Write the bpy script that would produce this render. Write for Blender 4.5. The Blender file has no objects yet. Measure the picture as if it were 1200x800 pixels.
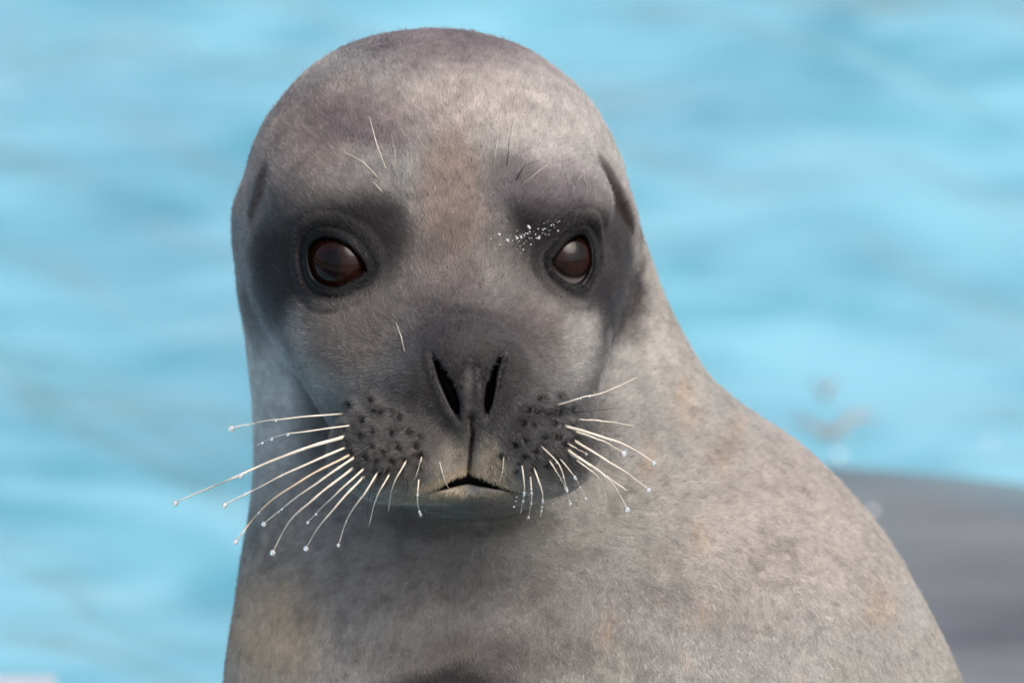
import bpy, math, time
import numpy as np
from mathutils import Vector, Matrix

T0 = time.time()
rng = np.random.default_rng(7)

# ------------------------------------------------------------------ camera, sky, sun, exposure
S = 0.000425            # metres per photo pixel at the face plane
D = 2.5                 # camera to face plane, metres
PITCH = math.radians(15.0)
H = 0.50                # height of the face plane centre over the ledge
cp, sp_ = math.cos(PITCH), math.sin(PITCH)
CAM = np.array([0.0, -D * cp, H + D * sp_])
AX_R = np.array([1.0, 0, 0]); AX_F = np.array([0, cp, -sp_]); AX_U = np.array([0, sp_, cp])

scene = bpy.context.scene
cam_d = bpy.data.cameras.new('camera'); cam = bpy.data.objects.new('camera', cam_d)
scene.collection.objects.link(cam); scene.camera = cam
cam.location = CAM; cam.rotation_euler = (math.pi / 2 - PITCH, 0, 0)
cam_d.sensor_width = 36.0; cam_d.lens = 36.0 * D / (1200 * S)
cam_d.clip_start = 0.05; cam_d.clip_end = 500
cam_d.dof.use_dof = True; cam_d.dof.focus_distance = D - 0.035; cam_d.dof.aperture_fstop = 7.0

SUN_EL, SUN_AZ = math.radians(53), math.radians(140)   # azimuth clockwise from +Y (view direction)
sun_dir = np.array([math.sin(SUN_AZ) * math.cos(SUN_EL), math.cos(SUN_AZ) * math.cos(SUN_EL), math.sin(SUN_EL)])
world = bpy.data.worlds.new('World'); scene.world = world; world.use_nodes = True
wn = world.node_tree.nodes; wl = world.node_tree.links
sky = wn.new('ShaderNodeTexSky'); sky.sky_type = 'NISHITA'; sky.sun_disc = False
sky.sun_elevation = SUN_EL; sky.sun_rotation = SUN_AZ
sky.air_density = 1.0; sky.dust_density = 6.0; sky.ozone_density = 1.0
wl.new(sky.outputs[0], wn['Background'].inputs[0]); wn['Background'].inputs[1].default_value = 0.15
sun_d = bpy.data.lights.new('sun', 'SUN'); sun = bpy.data.objects.new('sun', sun_d)
scene.collection.objects.link(sun)
sun_d.energy = 1.5; sun_d.angle = math.radians(45); sun_d.color = (1.0, 0.98, 0.955)
sun.rotation_euler = Vector(sun_dir).to_track_quat('Z', 'Y').to_euler()
scene.view_settings.view_transform = 'Standard'; scene.view_settings.look = 'None'
scene.view_settings.gamma = 1.0; scene.view_settings.exposure = 0.38

# ------------------------------------------------------------------ helpers
def to_world(q):
    """seal drafting units (x right, y down, w away; one unit = S metres) -> world metres"""
    q = np.asarray(q, float)
    return (np.array([0, 0, H]) + (q[..., 0:1] - 600) * S * AX_R + (400 - q[..., 1:2]) * S * AX_U + q[..., 2:3] * S * AX_F)

def persp(x, y, w):
    """photo pixel plus depth -> drafting units"""
    k = 1 + np.asarray(w, float) * S / D
    return np.stack(np.broadcast_arrays(600 + (np.asarray(x, float) - 600) * k, 400 + (np.asarray(y, float) - 400) * k, np.asarray(w, float)), -1)

def lin(r, g, b):
    c = np.array([r, g, b], float) / 255.0
    return np.where(c <= 0.04045, c / 12.92, ((c + 0.055) / 1.055) ** 2.4)

def mesh_obj(name, verts, faces, mat=None, parent=None, smooth=True):
    me = bpy.data.meshes.new(name)
    verts = np.asarray(verts, np.float32)
    if isinstance(faces, np.ndarray):
        n = faces.shape[1]
        me.vertices.add(len(verts)); me.vertices.foreach_set('co', verts.ravel())
        me.loops.add(faces.size); me.loops.foreach_set('vertex_index', faces.astype(np.int32).ravel())
        me.polygons.add(len(faces))
        me.polygons.foreach_set('loop_start', np.arange(0, faces.size, n, dtype=np.int32))
        me.polygons.foreach_set('loop_total', np.full(len(faces), n, np.int32))
        me.update(calc_edges=True)
    else:
        me.from_pydata(verts.tolist(), [], faces); me.update()
    if smooth:
        me.polygons.foreach_set('use_smooth', np.ones(len(me.polygons), bool))
    if mat: me.materials.append(mat)
    o = bpy.data.objects.new(name, me); scene.collection.objects.link(o)
    if parent: o.parent = parent
    return o

def tag(o, label=None, cat=None, group=None, kind=None):
    if label: o['label'] = label
    if cat: o['category'] = cat
    if group: o['group'] = group
    if kind: o['kind'] = kind
    return o

def new_mat(name):
    m = bpy.data.materials.new(name); m.use_nodes = True
    return m, m.node_tree.nodes, m.node_tree.links, m.node_tree.nodes['Principled BSDF']

def hash3(ix, iy, iz, seed):
    h = (ix * 374761393 + iy * 668265263 + iz * 2147483647 + seed * 1274126177) & 0xffffffff
    h = ((h ^ (h >> 13)) * 1274126177) & 0xffffffff
    h = h ^ (h >> 16)
    return (h & 0xffff) / 65535.0

def vnoise(p, scale, seed=0):
    q = p / scale; i = np.floor(q).astype(np.int64); f = q - i; f = f * f * (3 - 2 * f)
    r = 0
    for dx in (0, 1):
        for dy in (0, 1):
            for dz in (0, 1):
                wgt = (f[:, 0] if dx else 1 - f[:, 0]) * (f[:, 1] if dy else 1 - f[:, 1]) * (f[:, 2] if dz else 1 - f[:, 2])
                r = r + wgt * hash3(i[:, 0] + dx, i[:, 1] + dy, i[:, 2] + dz, seed)
    return r * 2 - 1

def fbm(p, scale, seed=0, oct=3):
    r = 0; a = 1.0
    for k in range(oct):
        r = r + a * vnoise(p, scale / 2 ** k, seed + k); a *= 0.5
    return r / 1.75

def sstep(a, b, x):
    t = np.clip((x - a) / (b - a), 0, 1); return t * t * (3 - 2 * t)

# ------------------------------------------------------------------ setting
WATER_Z = -0.05
def ray_at(px, py, z):
    d = AX_F * D + (px - 600) * S * AX_R + (400 - py) * S * AX_U
    return CAM + d * ((z - CAM[2]) / d[2])

def wave_z(P):
    warp = P + 0.25 * np.stack([vnoise(P, 0.9, 31), vnoise(P, 0.9, 41), 0 * P[:, 0]], -1)
    c, s = math.cos(-0.95), math.sin(-0.95)
    R = np.stack([(c * warp[:, 0] + s * warp[:, 1]) * 0.42, -s * warp[:, 0] + c * warp[:, 1], 0 * P[:, 0]], -1)
    return WATER_Z + 0.095 * fbm(R, 0.33, 3, 3) + 0.012 * vnoise(R, 0.14, 9) + 0.03 * fbm(P, 1.2, 17, 2)

def on_water(px, py):
    z = WATER_Z
    for _ in range(12):
        p = ray_at(px, py, z); z = 0.5 * z + 0.5 * wave_z(np.array([[p[0], p[1], 0.0]]))[0]
    return ray_at(px, py, z)

def build_setting():
    # pool floor, painted pale blue, stained; mottle also imitates rippled light
    m, n, l, b = new_mat('blue_pool_paint')
    tc = n.new('ShaderNodeTexCoord'); nz = n.new('ShaderNodeTexNoise'); nz.inputs['Scale'].default_value = 4.6
    nz.inputs['Detail'].default_value = 5; nz.inputs['Distortion'].default_value = 1.4
    mp = n.new('ShaderNodeMapping'); mp.inputs['Scale'].default_value = (0.5, 0.9, 1); mp.inputs['Rotation'].default_value = (0, 0, 0.95)
    l.new(tc.outputs['Object'], mp.inputs[0]); l.new(mp.outputs[0], nz.inputs['Vector'])
    cr = n.new('ShaderNodeValToRGB'); e = cr.color_ramp.elements
    e[0].position = 0.33; e[0].color = (*lin(112, 170, 184), 1); e[1].position = 0.60; e[1].color = (*lin(182, 216, 226), 1)
    l.new(nz.outputs['Fac'], cr.inputs[0]); l.new(cr.outputs[0], b.inputs['Base Color'])
    b.inputs['Roughness'].default_value = 0.7
    v = [(-9, -5, -0.75), (9, -5, -0.75), (9, 14, -0.75), (-9, 14, -0.75)]
    tag(mesh_obj('pool_floor', v, [(0, 1, 2, 3)], m, smooth=False), kind='structure')
    # water: waved sheet
    xs = np.concatenate([np.linspace(-9, -1.6, 40)[:-1], np.linspace(-1.6, 1.9, 220), np.linspace(1.9, 9, 40)[1:]])
    ys = np.concatenate([np.linspace(-5, 0, 30)[:-1], np.linspace(0, 5.5, 300), np.linspace(5.5, 14, 60)[1:]])
    X, Y = np.meshgrid(xs, ys)
    P = np.stack([X, Y, 0 * X], -1).reshape(-1, 3)
    P[:, 2] = wave_z(P)
    nx, ny = len(xs), len(ys)
    I = np.arange(nx * ny).reshape(ny, nx)
    F = np.stack([I[:-1, :-1], I[:-1, 1:], I[1:, 1:], I[1:, :-1]], -1).reshape(-1, 4)
    m, n, l, b = new_mat('pool_water')
    n.remove(b)
    out = n['Material Output']
    tr = n.new('ShaderNodeBsdfTransparent'); tr.inputs[0].default_value = (0.80, 0.95, 0.985, 1)
    gl = n.new('ShaderNodeBsdfGlossy'); gl.inputs['Roughness'].default_value = 0.06; gl.inputs['Color'].default_value = (1, 1, 1, 1)
    fr = n.new('ShaderNodeFresnel'); fr.inputs[0].default_value = 1.38
    mx = n.new('ShaderNodeMixShader')
    nz = n.new('ShaderNodeTexNoise'); nz.inputs['Scale'].default_value = 22; nz.inputs['Detail'].default_value = 3
    tc = n.new('ShaderNodeTexCoord'); l.new(tc.outputs['Object'], nz.inputs['Vector'])
    bp = n.new('ShaderNodeBump'); bp.inputs['Strength'].default_value = 0.35; bp.inputs['Distance'].default_value = 0.006
    l.new(nz.outputs['Fac'], bp.inputs['Height'])
    l.new(bp.outputs[0], gl.inputs['Normal']); l.new(bp.outputs[0], fr.inputs['Normal'])
    l.new(fr.outputs[0], mx.inputs[0]); l.new(tr.outputs[0], mx.inputs[1]); l.new(gl.outputs[0], mx.inputs[2])
    l.new(mx.outputs[0], out.inputs['Surface'])
    tag(mesh_obj('pool_water', P, F, m), kind='structure')
    # wet concrete ledge the seal has hauled out on
    m, n, l, b = new_mat('wet_concrete')
    tc = n.new('ShaderNodeTexCoord')
    n1 = n.new('ShaderNodeTexNoise'); n1.inputs['Scale'].default_value = 5; n1.inputs['Detail'].default_value = 8
    mp = n.new('ShaderNodeMapping'); mp.inputs['Scale'].default_value = (0.5, 1.6, 1); mp.inputs['Rotation'].default_value = (0, 0, 0.2)
    l.new(tc.outputs['Object'], mp.inputs[0]); l.new(mp.outputs[0], n1.inputs['Vector'])
    cr = n.new('ShaderNodeValToRGB'); e = cr.color_ramp.elements
    e[0].position = 0.3; e[0].color = (*lin(74, 74, 78), 1); e[1].position = 0.7; e[1].color = (*lin(118, 119, 119), 1)
    l.new(n1.outputs['Fac'], cr.inputs[0])
    ag = n.new('ShaderNodeAttribute'); ag.attribute_name = 'water_tint'
    mxr = n.new('ShaderNodeMix'); mxr.data_type = 'RGBA'; mxr.inputs[7].default_value = (*lin(112, 160, 170), 1)
    l.new(ag.outputs['Fac'], mxr.inputs[0]); l.new(cr.outputs[0], mxr.inputs[6]); l.new(mxr.outputs[2], b.inputs['Base Color'])
    n2 = n.new('ShaderNodeTexNoise'); n2.inputs['Scale'].default_value = 120; n2.inputs['Detail'].default_value = 4
    l.new(tc.outputs['Object'], n2.inputs['Vector'])
    bp = n.new('ShaderNodeBump'); bp.inputs['Strength'].default_value = 0.5; bp.inputs['Distance'].default_value = 0.004
    l.new(n2.outputs['Fac'], bp.inputs['Height']); l.new(bp.outputs[0], b.inputs['Normal'])
    b.inputs['Roughness'].default_value = 0.45
    # outline: left edge hidden behind the seal, far edge crossing the view; rounded lip dipping under the water
    a = ray_at(900, 550, -0.04); c2 = ray_at(1200, 578, -0.04)
    slope = (c2[1] - a[1]) / (c2[0] - a[0])
    x0 = 0.02
    nu, nv = 90, 110
    us = np.linspace(0, 1, nu) ** 1.5 * 5.0
    vs = np.linspace(0, 1, nv) ** 1.6 * 6.0
    U, V = np.meshgrid(us, vs)
    Xl = x0 + U
    Yl = a[1] + slope * (Xl - a[0]) - V
    Pz = np.stack([Xl, Yl, 0 * Xl], -1).reshape(-1, 3)
    edge = np.minimum(U, V).ravel()
    wob = 0.02 * vnoise(Pz, 0.25, 5)
    zz = 0.03 + 0.008 * fbm(Pz, 0.4, 8) - 0.09 * (1 - sstep(0.0, 0.22, edge + wob))
    Pz[:, 2] = zz
    I = np.arange(nu * nv).reshape(nv, nu)
    F = np.stack([I[:-1, :-1], I[1:, :-1], I[1:, 1:], I[:-1, 1:]], -1).reshape(-1, 4).tolist()
    # skirts down to the pool floor
    verts = Pz.tolist()
    def skirt(idx, rev):
        base = len(verts)
        for i in idx: verts.append([Pz[i, 0], Pz[i, 1], -0.78])
        for k in range(len(idx) - 1):
            f = [idx[k], idx[k + 1], base + k + 1, base + k]
            F.append(f[::-1] if rev else f)
    skirt(list(I[0, :]), False); skirt(list(I[:, 0]), True)
    skirt(list(I[-1, :]), True); skirt(list(I[:, -1]), False)
    lo = tag(mesh_obj('concrete_ledge', verts, F, m), kind='structure')
    av = np.ones(len(verts), np.float32); av[:len(Pz)] = np.clip(1.1 * (1 - sstep(0.02, 0.32, edge + 4 * wob)), 0, 1)  # lip tinted towards pool blue, imitating shallow water over it
    lo.data.attributes.new('water_tint', 'FLOAT', 'POINT').data.foreach_set('value', av)
    # far and side rim of the pool (outside the frame)
    m2, n, l, b = new_mat('pool_rim_concrete')
    nz = n.new('ShaderNodeTexNoise'); nz.inputs['Scale'].default_value = 3
    cr = n.new('ShaderNodeValToRGB'); cr.color_ramp.elements[0].color = (*lin(120, 122, 120), 1); cr.color_ramp.elements[1].color = (*lin(170, 170, 165), 1)
    l.new(nz.outputs['Fac'], cr.inputs[0]); l.new(cr.outputs[0], b.inputs['Base Color']); b.inputs['Roughness'].default_value = 0.8
    o_, x0_, x1_, y0_, y1_ = 200.0, -8.9, 8.9, -1.9, 13.0
    gv = [(-o_, -o_, -0.03), (o_, -o_, -0.03), (o_, o_, -0.03), (-o_, o_, -0.03), (x0_, y0_, -0.03), (x1_, y0_, -0.03), (x1_, y1_, -0.03), (x0_, y1_, -0.03)]
    tag(mesh_obj('ground', gv, [(0, 1, 5, 4), (1, 2, 6, 5), (2, 3, 7, 6), (3, 0, 4, 7)], m2, smooth=False), kind='structure')
    def box(x0, x1, y0, y1, z0, z1):
        v = [(x, y, z) for x in (x0, x1) for y in (y0, y1) for z in (z0, z1)]
        return v, [(0, 1, 3, 2), (4, 6, 7, 5), (0, 4, 5, 1), (2, 3, 7, 6), (0, 2, 6, 4), (1, 5, 7, 3)]
    v, f = box(-9.5, 9.5, 12.5, 16, -0.8, 0.25)
    tag(mesh_obj('pool_deck', v, f, m2, smooth=False), kind='structure')

build_setting()

# white painted step standing in the pool at the lower left
def build_step():
    m, n, l, b = new_mat('white_paint')
    tc = n.new('ShaderNodeTexCoord'); nz = n.new('ShaderNodeTexNoise'); nz.inputs['Scale'].default_value = 9; nz.inputs['Detail'].default_value = 6
    l.new(tc.outputs['Object'], nz.inputs['Vector'])
    cr = n.new('ShaderNodeValToRGB'); e = cr.color_ramp.elements
    e[0].position = 0.3; e[0].color = (0.42, 0.36, 0.30, 1); e[1].position = 0.45; e[1].color = (0.70, 0.72, 0.76, 1)
    l.new(nz.outputs['Fac'], cr.inputs[0]); l.new(cr.outputs[0], b.inputs['Base Color']); b.inputs['Roughness'].default_value = 0.5
    import bmesh
    p = ray_at(84, 800, 0.02); q = ray_at(40, 785, 0.02)
    bm = bmesh.new()
    bmesh.ops.create_cube(bm, size=1)
    x1 = p[0]; x0 = x1 - 0.55; y1 = q[1]; y0 = y1 - 0.42; z1 = 0.02; z0 = -0.77
    for vtx in bm.verts:
        vtx.co = ((x0 if vtx.co.x < 0 else x1), (y0 if vtx.co.y < 0 else y1), (z0 if vtx.co.z < 0 else z1))
    bmesh.ops.bevel(bm, geom=list(bm.edges), offset=0.012, segments=4, affect='EDGES')
    me = bpy.data.meshes.new('pool_step'); bm.to_mesh(me); bm.free()
    me.polygons.foreach_set('use_smooth', np.ones(len(me.polygons), bool)); me.materials.append(m)
    o = bpy.data.objects.new('pool_step', me); scene.collection.objects.link(o)
    tag(o, 'white painted block with rounded corner standing in the blue pool', 'step')
build_step()

# small things afloat beyond the ledge
def build_afloat():
    m, n, l, b = new_mat('glint'); b.inputs['Roughness'].default_value = 0.3; b.inputs['Base Color'].default_value = (0.8, 0.84, 0.86, 1)  # opaque white flecks imitating blurred glints
    nz = n.new('ShaderNodeTexNoise'); nz.inputs['Scale'].default_value = 300
    bp = n.new('ShaderNodeBump'); bp.inputs['Strength'].default_value = 0.3; l.new(nz.outputs['Fac'], bp.inputs['Height']); l.new(bp.outputs[0], b.inputs['Normal'])
    for (px, py, r) in ((983, 533, 0.0042), (1160, 517, 0.003), (1022, 598, 0.003)):
        c = on_water(px, py) if py < 560 else ray_at(px, py, 0.03)
        vs, fs = [], []
        nu, nv = 14, 8
        for i in range(nv + 1):
            t = math.pi * i / nv
            for j in range(nu):
                a = 2 * math.pi * j / nu; rr = r * (1 + 0.12 * math.sin(3 * a + i))
                vs.append((c[0] + rr * math.sin(t) * math.cos(a), c[1] + rr * math.sin(t) * math.sin(a), c[2] + 0.7 * r * math.cos(t)))
        for i in range(nv):
            for j in range(nu): fs.append((i * nu + j, (i + 1) * nu + j, (i + 1) * nu + (j + 1) % nu, i * nu + (j + 1) % nu))
        o = mesh_obj('glint_fleck', vs, fs, m)
        tag(o, ('tiny white glint fleck on the water close behind the seal shoulder' if px < 1000 else 'tiny white glint fleck on the water away from the seal beyond the ledge') if py < 560 else 'tiny white glint fleck on the wet grey ledge', 'fleck', 'glint flecks by the ledge')
    m, n, l, b = new_mat('strand_brown'); b.inputs['Roughness'].default_value = 0.4  # muted brown for thin strands laid on the waves
    nz = n.new('ShaderNodeTexNoise'); nz.inputs['Scale'].default_value = 60
    cr = n.new('ShaderNodeValToRGB'); cr.color_ramp.elements[0].color = (*lin(138, 132, 130), 1); cr.color_ramp.elements[1].color = (*lin(160, 156, 154), 1)
    l.new(nz.outputs['Fac'], cr.inputs[0]); l.new(cr.outputs[0], b.inputs['Base Color'])
    for (xa, ya, xb, yb, wd, lab) in ((925, 508, 1030, 494, 0.014, 'longer brown strand afloat beyond the ledge'), (950, 462, 985, 460, 0.012, 'shorter brown strand afloat farther beyond the ledge')):
        A, B = on_water(xa, ya), on_water(xb, yb)
        n_ = 24; vs, fs = [], []
        for i in range(n_ + 1):
            t = i / n_; c = A + (B - A) * t; c[2] = wave_z(np.array([[c[0], c[1], 0.0]]))[0] + 0.006; k = math.sin(math.pi * (0.04 + 0.92 * t)); wv = 0.012 * math.sin(7 * t + xa)
            for s_, h_ in ((-1, 0), (-0.4, 0.004), (0.4, 0.004), (1, 0), (0, -0.005)):
                vs.append((c[0], c[1] + wv + s_ * wd * k, c[2] + h_ * k + 0.004 * math.sin(11 * t)))
        for i in range(n_):
            for j in range(5): fs.append((i * 5 + j, i * 5 + (j + 1) % 5, (i + 1) * 5 + (j + 1) % 5, (i + 1) * 5 + j))
        fs.append((0, 1, 2, 3, 4)); fs.append(tuple(n_ * 5 + j for j in (4, 3, 2, 1, 0)))
        tag(mesh_obj('brown_strand', vs, fs, m), lab, 'seaweed', 'brown strands afloat')  # thin brown strands laid on the waves, not certainly seaweed
build_afloat()

# ------------------------------------------------------------------ the seal: implicit body
def smin(a, b, k):
    h = np.clip(0.5 + 0.5 * (b - a) / k, 0, 1)
    return b + (a - b) * h - k * h * (1 - h)
def smax(a, b, k): return -smin(-a, -b, k)

def ell(p, c, r):
    q = (p - np.array(c, float)); r = np.array(r, float)
    k0 = np.sqrt(((q / r) ** 2).sum(-1)); k1 = np.sqrt(((q / r ** 2) ** 2).sum(-1)) + 1e-9
    return k0 * (k0 - 1) / k1

def spl(xs, ys):
    """monotone-ish cubic (Catmull-Rom) lookup"""
    xs = np.array(xs, float); ys = np.array(ys, float)
    m = np.gradient(ys, xs)
    def f(x):
        x = np.clip(x, xs[0], xs[-1])
        i = np.clip(np.searchsorted(xs, x) - 1, 0, len(xs) - 2)
        h = xs[i + 1] - xs[i]; t = (x - xs[i]) / h
        return ((2 * t ** 3 - 3 * t ** 2 + 1) * ys[i] + (t ** 3 - 2 * t ** 2 + t) * h * m[i] + (-2 * t ** 3 + 3 * t ** 2) * ys[i + 1] + (t ** 3 - t ** 2) * h * m[i + 1])
    return f

# neck and shoulders: photo silhouettes with the depth they lie at
TY = [190, 240, 280, 320, 360, 400, 440, 480, 520, 560, 600, 650, 700, 750, 800, 860, 940, 1040]
TL = [288, 278, 275, 277, 281, 288, 293, 297, 298, 296, 292, 285, 276, 268, 262, 258, 262, 290]
TR = [716, 737, 752, 768, 785, 806, 832, 878, 935, 980, 1016, 1052, 1080, 1104, 1126, 1150, 1180, 1215]
TC = [200, 225, 255, 285, 305, 318, 325, 328, 326, 320, 312, 298, 282, 266, 254, 246, 260, 320]   # depth of silhouette
TB = [190, 185, 178, 172, 172, 176, 184, 194, 206, 218, 230, 246, 260, 270, 278, 286, 295, 300]   # half depth
TY_, TL_, TR_, TC_, TB_ = map(np.array, (TY, TL, TR, TC, TB))
k_ = 1 + TC_ * S / D
tyy = 400 + (TY_ - 400) * k_
tl = 600 + (TL_ - 600) * k_; tr_ = 600 + (TR_ - 600) * k_
f_cx, f_a, f_cw, f_b = spl(tyy, (tl + tr_) / 2), spl(tyy, (tr_ - tl) / 2), spl(tyy, TC), spl(tyy, TB)

# face wedge: centre, half width, depth of its edge, depth of its midline
FY = [250, 300, 340, 380, 410, 440, 470, 500, 530, 560, 590, 620]
FX = [508, 512, 517, 520, 523, 528, 534, 540, 543, 545, 546, 546]
FA = [214, 216, 214, 206, 196, 183, 168, 153, 135, 110, 74, 40]
FC = [165, 152, 140, 124, 106, 84, 58, 34, 10, -10, -22, -20]
FF = [-15, -24, -45, -82, -115, -138, -148, -150, -146, -132, -108, -80]
g_cx, g_a, g_cw, g_f = spl(FY, FX), spl(FY, FA), spl(FY, FC), spl(FY, FF)

EYES = {}
def sdf_base(p):
    x, y, w = p[..., 0], p[..., 1], p[..., 2]
    # cranium
    q = (p - np.array([506, 260, 190.0])) / np.array([235, 237, 216.0])
    e = 2.12
    k0 = (np.abs(q) ** e).sum(-1) ** (1 / e)
    cran = (k0 - 1) * 225
    # neck + shoulders
    a, b = f_a(y), f_b(y)
    rr = np.sqrt(((x - f_cx(y)) / a) ** 2 + ((w - f_cw(y)) / b) ** 2)
    trunk = (rr - 1) * np.minimum(a, b) * 0.9
    trunk = smax(trunk, 215 - y, 40); trunk = smax(trunk, y - 985, 60)
    # chest and belly running back along the ledge
    body = ell(p, (720, 980, 330), (380, 330, 300))
    body = smin(body, ell(p, (1000, 1180, 620), (400, 300, 420)), 160)
    body = smin(body, ell(p, (1330, 1230, 1050), (300, 240, 520)), 160)
    body = smin(body, ell(p, (1560, 1220, 1560), (180, 140, 420)), 120)
    body = smin(body, ell(p, (1610, 1195, 1960), (150, 40, 200)), 60)       # hind flippers
    # fore flippers planted on the ledge
    fl = ell(p, (980, 1330, 250), (110, 230, 110))
    fl = smin(fl, ell(p, (1040, 1490, 130), (130, 40, 170)), 60)
    fl2 = smin(ell(p, (640, 1330, 260), (100, 230, 100)), ell(p, (650, 1500, 120), (120, 40, 170)), 60)
    body = smin(body, smin(fl, fl2, 5), 60)
    d = smin(cran, trunk, 26)
    d = smin(d, body, 110)
    # face wedge
    a, cw = g_a(y), g_cw(y); b = cw - g_f(y)
    rr = (np.abs((x - g_cx(y)) / a) ** 2.1 + np.abs((w - cw) / b) ** 2.0) ** (1 / 2.05)
    face = (rr - 1) * np.minimum(a, b) * 0.8
    face = smax(face, 235 - y, 40); face = smax(face, y - 594, 34)
    # muzzle
    pads = smin(ell(p, (466, 526, -112), (78, 60, 84)), ell(p, (630, 520, -110), (70, 60, 82)), 10)
    pads = smin(pads, smin(ell(p, (512, 548, -128), (40, 32, 44)), ell(p, (586, 547, -127), (38, 31, 44)), 5), 22)
    nose = ell(p, (549, 440, -118), (68, 66, 54))
    nose = smin(nose, ell(p, (551, 464, -154), (44, 40, 36)), 22)
    wing = smin(ell(p, (499, 464, -134), (23, 38, 34)), ell(p, (602, 460, -132), (23, 38, 34)), 6)
    nose = smin(nose, wing, 22)
    face = smin(face, nose, 46); face = smin(face, pads, 22)
    d = smin(d, face, 22)
    # chin
    chin = ell(p, (548, 558, -74), (56, 32, 58))
    d = smin(d, chin, 14)
    d = smin(d, ell(p, (556, 564, 74), (92, 38, 104)), 44)
    # brow swellings
    br = smin(ell(p, (402, 236, 50), (70, 50, 62)), ell(p, (640, 232, 52), (70, 50, 62)), 5)
    d = smin(d, br, 40)
    return d

def find_front(fn, x, y, w0=-260, w1=400):
    ws = np.linspace(w0, w1, 1300)
    p = np.stack([np.full_like(ws, x), np.full_like(ws, y), ws], -1)
    d = fn(p); i = np.argmax(d < 0)
    return ws[i]

def poly_sd(px, py, pts):
    """signed distance to a closed polygon (negative inside)"""
    pts = np.asarray(pts, float); n = len(pts)
    d = np.full(px.shape, 1e18); s = np.ones(px.shape)
    j = n - 1
    for i in range(n):
        ex, ey = pts[j] - pts[i]; wx, wy = px - pts[i, 0], py - pts[i, 1]
        t = np.clip((wx * ex + wy * ey) / (ex * ex + ey * ey), 0, 1)
        d = np.minimum(d, (wx - ex * t) ** 2 + (wy - ey * t) ** 2)
        c1 = py >= pts[i, 1]; c2 = py < pts[j, 1]; c3 = ex * wy > ey * wx
        flip = (c1 & c2 & c3) | (~c1 & ~c2 & ~c3)
        s = np.where(flip, -s, s); j = i
    return s * np.sqrt(d)

def smooth_poly(pts, n=48):
    pts = np.asarray(pts, float); m = len(pts); out = []
    for i in range(m):
        p0, p1, p2, p3 = pts[i - 1], pts[i], pts[(i + 1) % m], pts[(i + 2) % m]
        for t in np.linspace(0, 1, max(2, n // m), endpoint=False):
            out.append(0.5 * (2 * p1 + (p2 - p0) * t + (2 * p0 - 5 * p1 + 4 * p2 - p3) * t ** 2 + (3 * p1 - p0 - 3 * p2 + p3) * t ** 3))
    return np.array(out)

EYE_L = smooth_poly([(353, 303), (358, 286), (378, 278), (402, 283), (420, 296), (433, 317), (420, 327), (400, 336), (376, 334), (360, 324)])
EYE_R = smooth_poly([(641, 311), (650, 296), (668, 280), (686, 276), (696, 290), (697, 312), (688, 328), (674, 333), (656, 326)])
for name, c, poly, dirv, R in (('L', (391, 307), EYE_L, (-0.38, 0.02, -0.92), 50.0), ('R', (672, 305), EYE_R, (0.42, 0.02, -0.9), 47.0)):
    w = find_front(sdf_base, *c); dv = np.array(dirv) / np.linalg.norm(dirv)
    surf = np.array([c[0], c[1], w]); cen = surf - dv * (R - 9)
    EYES[name] = dict(c=cen, R=R, d=dv, poly=poly, w0=(cen + dv * R)[2])

NOSTRIL = [  # polylines x, y, halfwidth
    np.array([(507, 416, 0.5), (513, 428, 3.0), (519, 440, 5.5), (527, 458, 6.3), (533, 474, 5.2), (538, 491, 0.5)], float),
    np.array([(589, 414, 0.5), (584, 423, 1.8), (578, 437, 3.6), (575, 453, 4.9), (572, 472, 4.4), (570, 488, 0.5)], float)]
PORES_L = [(436, 468), (412, 474), (448, 483), (467, 489), (425, 491), (438, 504), (458, 507), (481, 506), (421, 512), (436, 522), (451, 527), (467, 527), (488, 522), (429, 535), (442, 541), (458, 542), (475, 540), (493, 536), (456, 553), (442, 553), (473, 552), (491, 551), (405, 500), (407, 517), (413, 530), (424, 548)]
PORES_R = [(632, 466), (654, 465), (670, 480), (642, 485), (617, 479), (625, 497), (637, 512), (655, 512), (617, 515), (665, 525), (627, 530), (613, 532), (636, 524), (645, 534), (604, 553), (624, 548), (589, 535), (650, 497), (664, 500), (672, 512), (640, 546), (608, 545), (655, 540), (606, 520), (632, 481), (655, 483), (612, 498)]
extra_p = [(x + rng.uniform(-7, 7) + 9, y + rng.uniform(-4, 4) - 7) for x, y in PORES_L[2:18:2] + PORES_R[3:20:3]]
PORES = np.array(PORES_L + PORES_R + extra_p, float) + rng.normal(0, 1.3, (len(PORES_L) + len(PORES_R) + len(extra_p), 2))
PSIZE = np.concatenate([rng.uniform(0.7, 1.25, len(PORES_L) + len(PORES_R)), rng.uniform(0.35, 0.6, len(extra_p))])
MOUTH_UP = [(460, 588), (482, 583), (500, 576), (520, 567), (538, 557), (549, 552), (560, 557), (580, 566), (600, 574), (620, 581), (640, 586)]

def seg2(px, py, pts):
    """distance to a polyline with interpolated half width, minus that width"""
    d = np.full(px.shape, 1e9)
    for a, b in zip(pts[:-1], pts[1:]):
        ex, ey = b[0] - a[0], b[1] - a[1]
        t = np.clip(((px - a[0]) * ex + (py - a[1]) * ey) / (ex * ex + ey * ey), 0, 1)
        d = np.minimum(d, np.hypot(px - a[0] - ex * t, py - a[1] - ey * t) - (a[2] + (b[2] - a[2]) * t))
    return d

def unproj(p):
    k = D / (D + p[..., 2] * S)
    return 600 + (p[..., 0] - 600) * k, 400 + (p[..., 1] - 400) * k

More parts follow.
